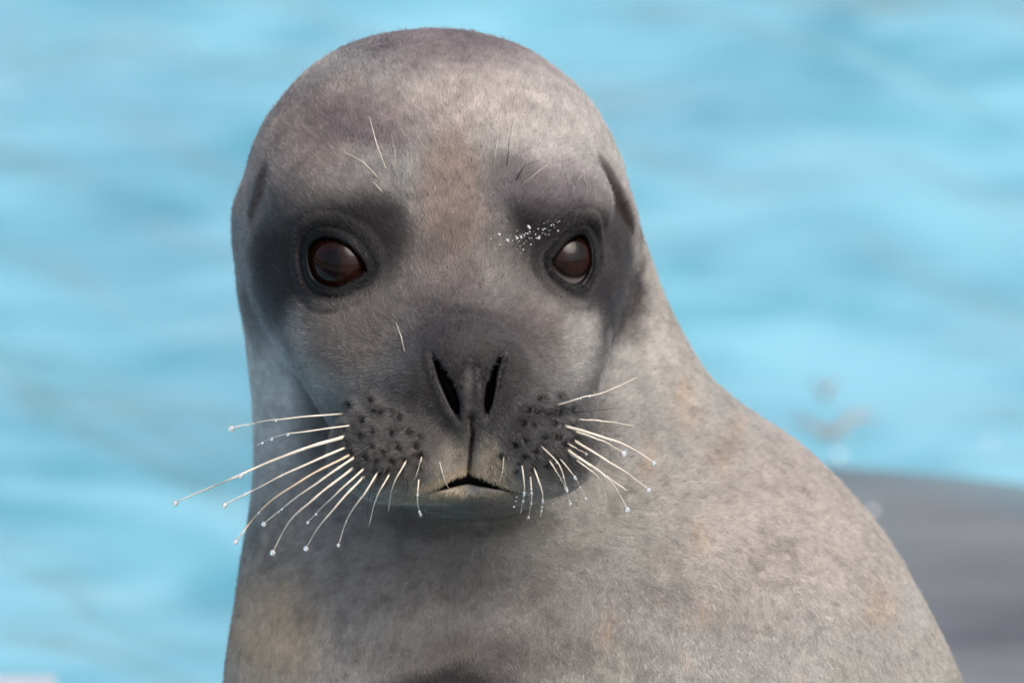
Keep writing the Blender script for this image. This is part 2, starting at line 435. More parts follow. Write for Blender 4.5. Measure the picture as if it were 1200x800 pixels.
EARS = [np.array([(311, 204, 3), (305, 228, 6), (297, 254, 3)], float), np.array([(708, 200, 7), (722, 232, 13), (738, 270, 7)], float)]
EARS3 = []
for e_ in EARS:
    pts3 = []
    for (a_, b_, r_) in e_:
        ws_ = np.linspace(-200, 420, 900); dd_ = sdf_base(persp(a_, b_, ws_)); w_ = ws_[np.argmax(dd_ < 0)] if (dd_ < 0).any() else 200
        pts3.append(np.append(persp(a_, b_, w_), r_))
    EARS3.append(np.array(pts3))

def ear_dist(p, pts):
    d = np.full(p.shape[:-1], 1e9)
    for a, b in zip(pts[:-1], pts[1:]):
        e = b[:3] - a[:3]; t = np.clip(((p - a[:3]) @ e) / (e @ e), 0, 1)
        d = np.minimum(d, np.linalg.norm(p - a[:3] - t[..., None] * e, axis=-1) - (a[3] + (b[3] - a[3]) * t))
    return d

def sdf(p):
    d = sdf_base(p)
    sh = d.shape; d = d.ravel(); P = p.reshape(-1, 3)
    m = (P[:, 2] < 120) & (P[:, 1] < 640) & (P[:, 1] > 200) & (P[:, 0] > 290) & (P[:, 0] < 770) & (np.abs(d) < 90)
    if m.any(): d[m] = sdf_face(P[m], d[m])
    for pts in EARS3:
        c0 = pts[1, :3]
        m = (np.abs(P - c0).max(-1) < 75)
        if m.any(): d[m] = smax(d[m], -(ear_dist(P[m], pts) + 2), 7)
    return d.reshape(sh)

def sdf_face(p, d):
    x, y, w = p[..., 0], p[..., 1], p[..., 2]
    u, v = unproj(p)
    # eyelids
    for e in EYES.values():
        rad = np.sqrt(((p - e['c']) ** 2).sum(-1))
        n = rad < e['R'] * 2.2
        if not n.any(): continue
        q = p[n] - e['c']; r_ = rad[n]; dn = smin(d[n], r_ - (e['R'] + 4.0), 16)
        sx = u[n] - (w[n] - e['w0']) * (e['d'][0] / e['d'][2]); sy = v[n] - (w[n] - e['w0']) * (e['d'][1] / e['d'][2])
        op = poly_sd(sx, sy, e['poly']); along = (q * e['d']).sum(-1)
        up_ = 0.35 + 0.65 * sstep(-10, 20, e['c'][1] - y[n])
        fold = 1.9 * np.exp(-((op - 13) / 3.6) ** 2) - 1.4 * np.exp(-((op - 22) / 6) ** 2) + up_ * (1.6 * np.exp(-((op - 32) / 5) ** 2))
        dn = dn + np.where(along > 0, fold, 0)
        dn = smax(dn, -np.maximum(op, -along), 3.0)
        d[n] = smin(dn, r_ - (e['R'] - 7), 0.5)
    n = (u > 440) & (u < 660) & (v > 395) & (v < 610) & (w < -20)
    if n.any():
        un, vn, wn_, dn = u[n], v[n], w[n], d[n]
        for ns in NOSTRIL:
            c = seg2(un, vn, ns)
            dn = dn - 0.5 * np.exp(-((c - 6) / 4) ** 2)
            dn = smax(dn, -np.where(wn_ < -40, np.maximum(c, wn_ + 70), 50), 5)
        g = seg2(un, vn, np.array([(552, 490, 0.8), (553, 510, 1.4), (551, 535, 1.4), (549, 553, 1.6)]))
        dn = dn + 5.0 * np.exp(-(np.maximum(g, 0) / 2.0) ** 2) - 1.5 * np.exp(-((g - 8) / 6) ** 2)
        g2 = seg2(un, vn, np.array([(552, 425, 0.5), (553, 460, 1), (552, 490, 1)]))
        dn = dn + 1.0 * np.exp(-(np.maximum(g2, 0) / 4) ** 2)
        mu = np.interp(un, [k[0] for k in MOUTH_UP], [k[1] for k in MOUTH_UP])
        low = mu + np.interp(un, [470, 496, 549, 604, 628], [1, 2, 15, 2, 1])
        inm = np.maximum(np.maximum(mu - vn, vn - low), np.abs(un - 549) - 66)
        dn = smax(dn, -np.maximum(inm, wn_ + 74), 3)
        dn = dn - 6.0 * np.exp(-((vn - 579) / 7) ** 2 - ((un - 549) / 46) ** 2)
        d[n] = dn
    pad = (w < 30) & (v > 455) & (v < 565) & (u > 395) & (u < 690)
    if pad.any():
        uu, vv = u[pad], v[pad]; acc = np.zeros(uu.shape)
        for i, (a, b) in enumerate(PORES):
            r2 = (uu - a) ** 2 + (vv - b) ** 2; k = PSIZE[i]
            acc += 4.2 * k * np.exp(-r2 / (13 * k)) - 2.4 * k * np.exp(-r2 / (75 * k))
        d[pad] += acc
    return d

def axis(segs):
    out = []
    for a, b, h in segs:
        out.append(np.arange(a, b, h))
    out.append([segs[-1][1]])
    return np.concatenate(out).astype(float)

def surface_nets(fn, xs, ys, zs):
    nx, ny, nz = len(xs), len(ys), len(zs)
    V = np.empty((nx, ny, nz), np.float32)
    # coarse pass on blocks of nodes, full evaluation only in blocks near the surface
    bs = 6
    bi = [np.minimum(np.arange(0, n_, bs) + bs // 2, n_ - 1) for n_ in (nx, ny, nz)]
    ext = [np.array([a_[min(k + bs, len(a_) - 1)] - a_[max(k - 1, 0)] for k in range(0, len(a_), bs)]) for a_ in (xs, ys, zs)]
    X, Y, Z = np.meshgrid(xs[bi[0]], ys[bi[1]], zs[bi[2]], indexing='ij')
    dc = sdf_base(np.stack([X, Y, Z], -1))
    E0, E1, E2 = np.meshgrid(*ext, indexing='ij')
    close = np.abs(dc) < 0.95 * np.sqrt(E0 ** 2 + E1 ** 2 + E2 ** 2) + 34
    big = np.repeat(np.repeat(np.repeat(dc, bs, 0), bs, 1), bs, 2)[:nx, :ny, :nz]
    V[:] = big
    msk = np.repeat(np.repeat(np.repeat(close, bs, 0), bs, 1), bs, 2)[:nx, :ny, :nz]
    ii = np.nonzero(msk)
    for a_ in range(0, len(ii[0]), 200000):
        sl_ = tuple(k[a_:a_ + 200000] for k in ii)
        V[sl_] = fn(np.stack([xs[sl_[0]], ys[sl_[1]], zs[sl_[2]]], -1))
    print('band', msk.mean())
    cnt = np.zeros((nx - 1, ny - 1, nz - 1), np.float32); acc = np.zeros((nx - 1, ny - 1, nz - 1, 3), np.float32)
    ax = [xs, ys, zs]
    def corner(A, o): return A[o[0]:nx - 1 + o[0], o[1]:ny - 1 + o[1], o[2]:nz - 1 + o[2]]
    for axn in range(3):
        others = [k for k in range(3) if k != axn]
        for a in (0, 1):
            for b in (0, 1):
                o0 = [0, 0, 0]; o0[others[0]] = a; o0[others[1]] = b
                o1 = list(o0); o1[axn] = 1
                v0, v1 = corner(V, o0), corner(V, o1)
                m = (v0 < 0) != (v1 < 0)
                idx = np.nonzero(m)
                t = v0[idx] / (v0[idx] - v1[idx])
                for k in range(3):
                    lo = ax[k][idx[k] + o0[k]]; hi = ax[k][idx[k] + o1[k]]
                    acc[idx + (np.full(len(t), k),)] += lo + (hi - lo) * t
                cnt[idx] += 1
    act = cnt > 0
    ids = np.full(act.shape, -1, np.int64); ids[act] = np.arange(act.sum())
    verts = acc[act] / cnt[act][:, None]
    quads = []
    for axn in range(3):
        o = [k for k in range(3) if k != axn]
        sl = [slice(1, -1)] * 3; sl[axn] = slice(0, -1)
        A = V[tuple(sl)]; sl2 = list(sl); sl2[axn] = slice(1, None); B = V[tuple(sl2)]
        m = (A < 0) != (B < 0)
        i = np.array(np.nonzero(m))
        inside = A[tuple(i)] < 0
        base = i.copy(); base[o[0]] += 1; base[o[1]] += 1
        def cell(da, db):
            c = base.copy(); c[o[0]] -= da; c[o[1]] -= db
            return ids[tuple(c)]
        q = np.stack([cell(0, 0), cell(1, 0), cell(1, 1), cell(0, 1)], -1)
        flip = inside if axn != 1 else ~inside
        q[~flip] = q[~flip][:, ::-1]
        quads.append(q)
    return verts.astype(float), np.concatenate(quads)

def subdivide(v, q):
    n = len(v)
    e = np.stack([q, np.roll(q, -1, 1)], -1).reshape(-1, 2)
    es = np.sort(e, 1); key = es[:, 0] * n + es[:, 1]
    uq, inv = np.unique(key, return_inverse=True)
    ev = np.stack([uq // n, uq % n], -1)
    mid = v[ev].mean(1); fc = v[q].mean(1)
    inv = inv.reshape(-1, 4) + n; fi = np.arange(len(q)) + n + len(uq)
    out = [np.stack([q[:, k], inv[:, k], fi, inv[:, k - 1]], -1) for k in range(4)]
    return np.concatenate([v, mid, fc]), np.concatenate(out)

def gradient(fn, v, h=0.8):
    g = np.zeros_like(v); d = 0
    for s in ((1, -1, -1), (-1, -1, 1), (-1, 1, -1), (1, 1, 1)):
        s = np.array(s, float); f = fn(v + s * h); g += s * f[:, None]; d = d + f
    return d / 4, g / (4 * h)

def project(fn, v, it, h):
    for _ in range(it):
        d, g = gradient(fn, v, h)
        g2 = (g ** 2).sum(-1) + 1e-6
        stepv = -(d / np.maximum(g2, 0.15))[:, None] * g
        ln = np.linalg.norm(stepv, axis=1, keepdims=True)
        stepv *= np.minimum(1, 8.0 / (ln + 1e-9))
        v = v + stepv * 0.85
    return v

def smooth_verts(v, q, it, lam=0.5):
    n = len(v)
    a = q.ravel(); b = np.roll(q, -1, 1).ravel()
    deg = np.bincount(a, minlength=n) + np.bincount(b, minlength=n)
    for _ in range(it):
        s = np.stack([np.bincount(a, v[b, k], n) + np.bincount(b, v[a, k], n) for k in range(3)], -1)
        v = v + lam * (s / np.maximum(deg, 1)[:, None] - v)
    return v

xs = axis([(200, 255, 12), (255, 780, 5), (780, 1140, 10), (1140, 1840, 28)])
ys = axis([(5, 20, 8), (20, 625, 5), (625, 830, 9), (830, 1600, 24)])
zs = axis([(-215, -185, 6), (-185, 140, 5), (140, 300, 9), (300, 2240, 30)])
V, Q = surface_nets(sdf, xs, ys, zs)
print('nets', len(V), len(Q), round(time.time() - T0, 1))
V = smooth_verts(V, Q, 2)
V = project(sdf, V, 3, 2.0)

def refine(V, Q, region, h):
    """split the quads of a region; vertices on its border stay on the old edges, so nothing gapes"""
    c = V[Q].mean(1); sel = region(c)
    used, inv = np.unique(Q[sel], return_inverse=True)
    vs, qs = V[used], inv.reshape(-1, 4)
    rest = np.zeros(len(V), bool); rest[np.unique(Q[~sel])] = True
    n0 = len(vs)
    nv, nq = subdivide(vs, qs)
    # border = edges used once in the region
    e = np.sort(np.stack([nq, np.roll(nq, -1, 1)], -1).reshape(-1, 2), 1); key = e[:, 0] * len(nv) + e[:, 1]
    uq, ct = np.unique(key, return_counts=True); bd = uq[ct == 1]
    fix = np.zeros(len(nv), bool); fix[bd // len(nv)] = True; fix[bd % len(nv)] = True
    mv = smooth_verts(nv, nq, 1); mv[fix] = nv[fix]
    free = ~fix
    mv[free] = project(sdf, mv[free], 2, h)
    ids = np.concatenate([used, np.arange(len(nv) - n0) + len(V)])
    V2 = np.concatenate([V, mv[n0:]]); V2[used] = mv[:n0]
    return V2, np.concatenate([Q[~sel], ids[nq]])

V, Q = refine(V, Q, lambda c: (c[:, 1] < 880) & (c[:, 2] < 380) & (c[:, 0] < 1250), 1.5)
V, Q = refine(V, Q, lambda c: (c[:, 1] < 632) & (c[:, 2] < 150) & (c[:, 0] < 790), 0.8)
print('mesh', len(V), len(Q), round(time.time() - T0, 1))
eye_far = np.minimum(*[sstep(60, 110, np.linalg.norm(V - e['c'], axis=1)) for e in EYES.values()]) * sstep(120, 200, np.hypot(V[:, 0] - 550, V[:, 1] - 500) + 2 * np.maximum(V[:, 2] - 40, 0))
_, N = gradient(sdf, V, 1.0); N /= np.linalg.norm(N, axis=1, keepdims=True) + 1e-9
V = V + N * (eye_far * (3.0 * fbm(V, 95, 301, 2) + 1.1 * fbm(V, 34, 311, 2)))[:, None]
U_, V_ = unproj(V)

# ------------------------------------------------------------------ coat colours (pigment, plus some painted light and shade)
def coat(P, u, v):
    n1 = fbm(P, 60, 101, 3); n2 = fbm(P, 18, 111, 3); n3 = vnoise(P, 6, 121); n4 = fbm(P, 140, 131, 2)
    uu = u + 16 * n1 + 5 * n2; vv = v + 16 * fbm(P, 60, 141, 3) + 5 * fbm(P, 18, 151, 2)
    col = np.tile(lin(154, 153, 150), (len(P), 1))
    def mix(c, a):
        nonlocal col
        a = np.clip(a, 0, 1)[:, None]; col = col * (1 - a) + np.array(c) * a
    def blob(c, x, y, rx, ry, a=1.0, soft=0.35, rot=0.0):
        cs, sn = math.cos(rot), math.sin(rot)
        dx, dy = uu - x, vv - y
        r = np.hypot((dx * cs + dy * sn) / rx, (-dx * sn + dy * cs) / ry)
        mix(c, a * (1 - sstep(1 - soft, 1 + soft, r)))
    # mottled neck and chest
    low = sstep(520, 700, v + 0.25 * u - 120)
    mix(lin(164, 161, 152), low * 0.7 * np.clip(0.5 + n1, 0, 1))
    mix(lin(92, 90, 88), 0.6 * sstep(-0.05, 0.5, n2 + 0.35 * n3 + 0.3 * n1) * sstep(430, 560, v) * (1 - 0.5 * sstep(800, 900, u)))
    mix(lin(166, 144, 120), 0.22 * sstep(0.38, 0.6, fbm(P, 26, 161, 2)) * sstep(380, 480, v) * sstep(700, 780, u))
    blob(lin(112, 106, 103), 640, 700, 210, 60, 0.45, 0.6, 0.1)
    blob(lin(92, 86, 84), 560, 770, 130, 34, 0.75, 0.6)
    blob(lin(40, 36, 37), 520, 818, 100, 34, 0.95, 0.35)  # shade of a chest crease, painted as a dark patch
    # pale sides of the neck, the left lightened further to imitate pool light
    blob(lin(206, 208, 206), 314, 440, 46, 130, 0.95, 0.5)
    blob(lin(172, 168, 162), 776, 370, 40, 120, 0.9, 0.5, -0.3)
    blob(lin(182, 172, 166), 930, 610, 120, 110, 0.6, 0.7)
    blob(lin(176, 160, 136), 320, 740, 50, 60, 0.6, 0.7)
    for ox, oy, orr in ((802, 480, 17), (798, 452, 10), (755, 545, 15), (845, 530, 16), (820, 625, 14), (830, 715, 10), (1030, 705, 18), (330, 690, 6), (362, 720, 7), (715, 750, 12), (860, 505, 10)):
        blob(lin(170, 142, 112), ox, oy, orr * 0.8, orr * 1.5, 0.3, 0.9)
    spots = sstep(0.25, 0.55, fbm(P, 13, 171, 2) + 0.4 * n1) * sstep(420, 520, v) * sstep(0, 60, np.abs(u - 550) + v - 560)
    mix(lin(92, 90, 90), 0.3 * spots)
    # crown and forehead
    blob(lin(122, 112, 114), 560, 40, 150, 48, 0.9, 0.5)
    blob(lin(172, 166, 163), 640, 130, 70, 70, 0.7, 0.7)
    blob(lin(140, 124, 118), 360, 150, 75, 60, 0.7, 0.6, -0.6)
    blob(lin(108, 98, 102), 432, 145, 58, 32, 0.9, 0.55)
    blob(lin(146, 126, 118), 528, 235, 40, 90, 0.75, 0.5)
    blob(lin(118, 108, 104), 520, 325, 74, 56, 0.7, 0.7)
    blob(lin(178, 166, 160), 520, 120, 90, 40, 0.6, 0.7)
    blob(lin(140, 124, 116), 520, 190, 32, 40, 0.5, 0.6)
    # eye masks
    DK = lin(48, 43, 45); DK2 = lin(32, 29, 31)
    blob(DK, 388, 302, 94, 70, 0.9, 0.5, 0.15)
    blob(lin(100, 92, 92), 395, 228, 84, 34, 0.5, 0.6)
    blob(DK, 320, 330, 34, 70, 0.75, 0.4, 0.15)
    blob(DK, 335, 240, 34, 36, 0.45, 0.6)
    blob(DK, 446, 272, 40, 40, 0.75, 0.45)
    blob(DK2, 392, 296, 64, 52, 0.9, 0.4)
    blob(DK, 670, 296, 80, 64, 0.85, 0.5, -0.2)
    blob(lin(108, 100, 104), 650, 232, 76, 32, 0.5, 0.6)
    blob(DK, 716, 320, 36, 80, 0.9, 0.3, -0.1)
    blob(DK, 598, 208, 32, 30, 0.6, 0.6)
    blob(lin(112, 104, 110), 640, 225, 60, 36, 0.6, 0.6)
    blob(DK, 618, 270, 42, 32, 0.6, 0.6)
    blob(DK2, 678, 300, 48, 48, 0.7, 0.45)
    blob(DK2, 640, 290, 40, 16, 0.6, 0.5, -0.5)
    # masks running down the outer cheeks with a clear outer edge
    ml = smooth_poly([(300, 285), (291, 322), (303, 370), (330, 425), (356, 468), (378, 488), (384, 470), (362, 425), (352, 385), (352, 355), (395, 350), (440, 335), (474, 300), (480, 250), (462, 232), (420, 244), (375, 250), (330, 268)], 54)
    mr = smooth_poly([(600, 230), (640, 248), (690, 240), (718, 256), (738, 288), (742, 325), (736, 365), (724, 410), (708, 455), (694, 486), (680, 455), (690, 410), (692, 370), (655, 345), (622, 325), (600, 300), (588, 255)], 51)
    fm = (P[:, 2] < 230) & (v < 500) & (v > 170)
    for poly, deep in ((ml, 0.94), (mr, 0.95)):
        sd = np.full(len(P), 50.0); sd[fm] = poly_sd(u[fm] + 7 * n2[fm] + 4 * n1[fm], v[fm] + 7 * n2[fm], poly)
        mix(lin(43, 39, 41), deep * (1 - sstep(-26, 7, sd)))
    # pale under-eye and cheeks
    blob(lin(104, 96, 90), 412, 395, 56, 44, 0.8, 0.6)
    blob(lin(112, 104, 100), 625, 390, 48, 44, 0.8, 0.6)
    # nose leather and muzzle
    blob(lin(62, 57, 60), 540, 372, 78, 44, 0.8, 0.7)
    blob(lin(46, 42, 46), 548, 436, 92, 66, 0.88, 0.6)
    blob(lin(28, 25, 28), 550, 450, 62, 46, 0.95, 0.45)
    blob(lin(54, 51, 53), 462, 505, 92, 54, 0.85, 0.5)
    blob(lin(50, 47, 50), 640, 505, 72, 56, 0.85, 0.5)
    blob(lin(92, 87, 82), 548, 606, 96, 24, 0.8, 0.5)  # chin darkened to paint in the shade below the lip
    blob(lin(100, 94, 90), 450, 538, 60, 20, 0.5, 0.5)
    blob(lin(138, 130, 118), 530, 540, 17, 34, 0.75, 0.7, 0.2)
    blob(lin(150, 138, 118), 577, 547, 20, 28, 0.8, 0.7, -0.3)
    blob(lin(150, 138, 116), 500, 568, 50, 12, 0.7, 0.5, -0.3)
    # general fine mottle
    col *= (1 + 0.24 * n2 + 0.22 * n3 + 0.12 * n4)[:, None]
    return np.clip(col, 0.004, 0.8)

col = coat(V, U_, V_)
def mixin(mask, c):
    global col
    mask = np.clip(mask, 0, 1)[:, None]; col = col * (1 - mask) + np.array(c) * mask
bare = np.zeros(len(V))
frontm = V[:, 2] < 80
for e in EYES.values():
    q = V - e['c']; near = (np.linalg.norm(q, axis=1) < e['R'] * 2) & ((q * e['d']).sum(-1) > -10)
    sx = U_ - (V[:, 2] - e['w0']) * (e['d'][0] / e['d'][2]); sy = V_ - (V[:, 2] - e['w0']) * (e['d'][1] / e['d'][2])
    op = np.full(len(V), 99.0); op[near] = poly_sd(sx[near], sy[near], e['poly'])
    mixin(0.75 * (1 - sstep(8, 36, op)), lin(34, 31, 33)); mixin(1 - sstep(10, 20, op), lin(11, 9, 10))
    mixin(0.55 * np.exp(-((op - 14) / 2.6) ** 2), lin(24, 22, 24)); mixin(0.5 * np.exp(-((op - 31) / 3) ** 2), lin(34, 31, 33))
    bare = np.maximum(bare, 1 - sstep(5, 10, op))
for ns in NOSTRIL:
    c = seg2(U_, V_, ns); c = np.where(frontm, c, 99)
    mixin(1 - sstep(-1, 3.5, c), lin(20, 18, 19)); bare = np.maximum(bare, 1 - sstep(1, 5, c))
nl = seg2(U_, V_, np.array([(550, 440, 10), (553, 462, 16), (553, 486, 10)])); bare = np.maximum(bare, np.where(frontm, 1 - sstep(-8, 14, nl), 0))
g = np.where(frontm, seg2(U_, V_, np.array([(552, 488, 1), (553, 510, 1.5), (551, 535, 1.5), (549, 553, 2)])), 99)
mixin(0.85 * (1 - sstep(0.5, 3.5, g)), lin(58, 46, 38))
mu = np.interp(U_, [m_[0] for m_ in MOUTH_UP], [m_[1] for m_ in MOUTH_UP])
low = mu + np.interp(U_, [470, 496, 549, 604, 628], [1, 2, 15, 2, 1])
inm = np.maximum(np.maximum(mu - V_, V_ - low), np.abs(U_ - 549) - 64)
mixin(np.where(frontm, 1 - sstep(-3, 2, inm), 0), lin(30, 25, 24)); bare = np.maximum(bare, np.where(frontm, 1 - sstep(0, 4, inm), 0))
upl = np.where(frontm, sstep(-16, -3, V_ - mu) * (V_ < mu + 1) * (1 - sstep(40, 66, np.abs(U_ - 549))), 0); mixin(0.6 * upl, lin(166, 150, 124))
mixin(np.where(frontm, 1 - sstep(-3, 1.5, inm), 0), lin(30, 25, 24))
lip = np.where(frontm, np.exp(-((V_ - 580) / 6) ** 4 - ((U_ - 549) / 48) ** 4), 0); mixin(0.8 * lip * (inm > 1), lin(140, 126, 106))
for pts in EARS3:
    c = ear_dist(V, pts); mixin(0.85 * (1 - sstep(-3, 18, c)), lin(50, 42, 42))
for (a, b), ps in zip(PORES, PSIZE):
    r2 = 1 / ps * np.where(frontm, (U_ - a) ** 2 + (V_ - b) ** 2, 1e6); mixin(0.97 * np.exp(-(r2 / 42) ** 1.3), lin(12, 10, 11)); bare = np.maximum(bare, np.exp(-(r2 / 50) ** 2))

seal = bpy.data.objects.new('seal', None); scene.collection.objects.link(seal)
seal.location = to_world(np.array([800, 1500, 300.0])); bpy.context.view_layer.update()
tag(seal, 'grey mottled wet seal propped upright with dark eyes and whiskers', 'seal')
OFF = np.array(seal.location)
def W(p): return to_world(p) - OFF

def skin_material():
    m, n, l, b = new_mat('seal_skin')
    at = n.new('ShaderNodeAttribute'); at.attribute_name = 'pelage'
    tc = n.new('ShaderNodeTexCoord')
    nz = n.new('ShaderNodeTexNoise'); nz.inputs['Scale'].default_value = 420; nz.inputs['Detail'].default_value = 4
    l.new(tc.outputs['Object'], nz.inputs['Vector'])
    hs = n.new('ShaderNodeMath'); hs.operation = 'MULTIPLY_ADD'; hs.inputs[1].default_value = 0.7; hs.inputs[2].default_value = 0.62
    l.new(nz.outputs['Fac'], hs.inputs[0])
    mul = n.new('ShaderNodeVectorMath'); mul.operation = 'SCALE'
    l.new(at.outputs['Color'], mul.inputs[0]); l.new(hs.outputs[0], mul.inputs['Scale'])
    l.new(mul.outputs[0], b.inputs['Base Color'])
    b.inputs['Roughness'].default_value = 0.42; b.inputs['Specular IOR Level'].default_value = 0.2
    bp = n.new('ShaderNodeBump'); bp.inputs['Strength'].default_value = 0.5; bp.inputs['Distance'].default_value = 0.0006
    l.new(nz.outputs['Fac'], bp.inputs['Height']); l.new(bp.outputs[0], b.inputs['Normal'])
    return m
skin = skin_material()
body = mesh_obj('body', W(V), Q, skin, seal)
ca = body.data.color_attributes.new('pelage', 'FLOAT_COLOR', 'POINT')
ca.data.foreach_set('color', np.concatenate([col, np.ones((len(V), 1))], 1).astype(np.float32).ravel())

# ------------------------------------------------------------------ fur
def build_fur(count):
    A = V[Q]
    n = np.cross(A[:, 2] - A[:, 0], A[:, 3] - A[:, 1]); area = 0.5 * np.linalg.norm(n, axis=1)
    cen = A.mean(1); fn = N[Q].mean(1)
    print('t', round(time.time() - T0, 1))
    vis = (cen[:, 1] < 900) & (fn[:, 2] < 0.35) & (cen[:, 0] < 1230)
    near = 1 + 0.35 * sstep(760, 520, cen[:, 1])
    wgt = area * vis * (1 - bare[Q].mean(1)) * near
    fi = rng.choice(len(Q), count, p=wgt / wgt.sum())
    s, t = rng.random(count)[:, None], rng.random(count)[:, None]
    B = A[fi]; root = (B[:, 0] * (1 - s) + B[:, 1] * s) * (1 - t) + (B[:, 3] * (1 - s) + B[:, 2] * s) * t
    nn = fn[fi]; nn /= np.linalg.norm(nn, axis=1, keepdims=True) + 1e-9
    c = col[Q[fi, 0]]
    flow = root - np.array([550, 450, -160.0])
    lowf = sstep(600, 760, root[:, 1])[:, None]
    flow = flow / np.linalg.norm(flow, axis=1, keepdims=True) * (1 - lowf) + np.array([0.15, 1.0, 0.1]) * lowf
    flow = flow + 0.45 * np.stack([vnoise(root, 45, 201), vnoise(root, 45, 202), vnoise(root, 45, 203)], -1) + 0.22 * rng.normal(size=(count, 3))
    flow -= (flow * nn).sum(-1, keepdims=True) * nn
    flow /= np.linalg.norm(flow, axis=1, keepdims=True) + 1e-9
    mz = np.exp(-(((root[:, 0] - 550) / 130) ** 2 + ((root[:, 1] - 490) / 90) ** 2)) * (root[:, 2] < 40)
    L = (8.5 - 2.5 * mz - 2.5 * sstep(480, 760, root[:, 1])) * (0.7 + 0.6 * rng.random(count)); L = L[:, None]
    tt = np.array([0, 0.5, 1.0]); lift = np.array([-0.03, 0.09, 0.10]) 
    lf = ((0.7 + 0.7 * rng.random(count)) * np.where(rng.random(count) < 0.025, 3.2, 1.0))[:, None] * (1 + 0.8 * mz[:, None])
    pts = np.stack([root + flow * L * a + nn * (L * b * lf) for a, b in zip(tt, lift)], 1)
    cu = bpy.data.hair_curves.new('fur')
    cu.add_curves([3] * count)
    cu.points.foreach_set('position', W(pts.reshape(-1, 3)).astype(np.float32).ravel())
    rad = np.tile(np.array([0.00009, 0.00008, 0.00002], np.float32), count)
    ra = cu.attributes.get('radius') or cu.attributes.new('radius', 'FLOAT', 'POINT'); ra.data.foreach_set('value', rad)
    cc = np.clip(c * (0.74 + 0.52 * rng.random((count, 1))), 0, 1)
    pale = (rng.random((count, 1)) < 0.012); cc = np.where(pale, np.minimum(cc * 1.9, 0.5 * cc + 0.5 * lin(196, 188, 178)), cc)
    at = cu.attributes.new('pelage', 'FLOAT_COLOR', 'CURVE')
    at.data.foreach_set('color', np.concatenate([cc, np.ones((count, 1))], 1).astype(np.float32).ravel())
    m, nd, l, b = new_mat('seal_fur')
    an = nd.new('ShaderNodeAttribute'); an.attribute_name = 'pelage'
    l.new(an.outputs['Color'], b.inputs['Base Color']); b.inputs['Roughness'].default_value = 0.35
    b.inputs['Specular IOR Level'].default_value = 0.4; b.inputs['Sheen Weight'].default_value = 0.1; b.inputs['Sheen Roughness'].default_value = 0.4
    cu.materials.append(m)
    o = bpy.data.objects.new('fur', cu); scene.collection.objects.link(o); o.parent = seal
    o['kind'] = 'stuff'
build_fur(1050000)
print('fur', round(time.time() - T0, 1))

# ------------------------------------------------------------------ eyes
def build_eye(e, gaze, iris_r):
    m, n, l, b = new_mat('seal_eye')
    at = n.new('ShaderNodeAttribute'); at.attribute_name = 'iris'
    l.new(at.outputs['Color'], b.inputs['Base Color'])
    b.inputs['Roughness'].default_value = 0.3; b.inputs['Specular IOR Level'].default_value = 0.0; b.inputs['Coat Weight'].default_value = 0.5; b.inputs['Coat Roughness'].default_value = 0.12
    nu, nv = 96, 64
    th = np.linspace(0, math.pi, nv); ph = np.linspace(0, 2 * math.pi, nu, endpoint=False)
    TH, PH = np.meshgrid(th, ph, indexing='ij')
    loc = np.stack([np.sin(TH) * np.cos(PH), np.sin(TH) * np.sin(PH), np.cos(TH)], -1).reshape(-1, 3)
    z = np.array(gaze, float); z /= np.linalg.norm(z)
    xx = np.cross(z, [0, 1, 0]); xx /= np.linalg.norm(xx); yy = np.cross(z, xx)
    bul = 1 + 0.05 * np.exp(-(np.arccos(np.clip(loc[:, 2], -1, 1)) / 0.62) ** 4)
    P = e['c'] + (loc @ np.stack([xx, yy, z])) * e['R'] * 0.975 * bul[:, None]
    ang = np.arccos(np.clip(loc[:, 2], -1, 1)); az = np.arctan2(loc[:, 1], loc[:, 0])
    iris = lin(34, 16, 13) * (0.8 + 0.35 * np.sin(az * 23 + 3 * np.sin(az * 7))[:, None] * 0.5)
    pup = np.hypot(loc[:, 0] / 0.24, loc[:, 1] / 0.36)
    c = iris * sstep(0.7, 1.15, pup)[:, None] + (1 - sstep(0.7, 1.15, pup))[:, None] * lin(12, 7, 6)
    k = sstep(iris_r - 0.04, iris_r + 0.05, ang)[:, None]; c = c * (1 - k) + lin(20, 14, 14) * k
    k = sstep(iris_r + 0.10, iris_r + 0.2, ang)[:, None]; c = c * (1 - k) + lin(120, 112, 114) * k
    I = np.arange(nu * nv).reshape(nv, nu)
    F = np.stack([I[:-1], I[1:], np.roll(I[1:], -1, 1), np.roll(I[:-1], -1, 1)], -1).reshape(-1, 4)
    o = mesh_obj('eye', W(P), F, m, seal)
    a = o.data.color_attributes.new('iris', 'FLOAT_COLOR', 'POINT')
    a.data.foreach_set('color', np.concatenate([c, np.ones((len(c), 1))], 1).astype(np.float32).ravel())
build_eye(EYES['L'], (-0.34, 0.05, -0.93), 0.80)
build_eye(EYES['R'], (0.40, -0.26, -0.88), 0.62)

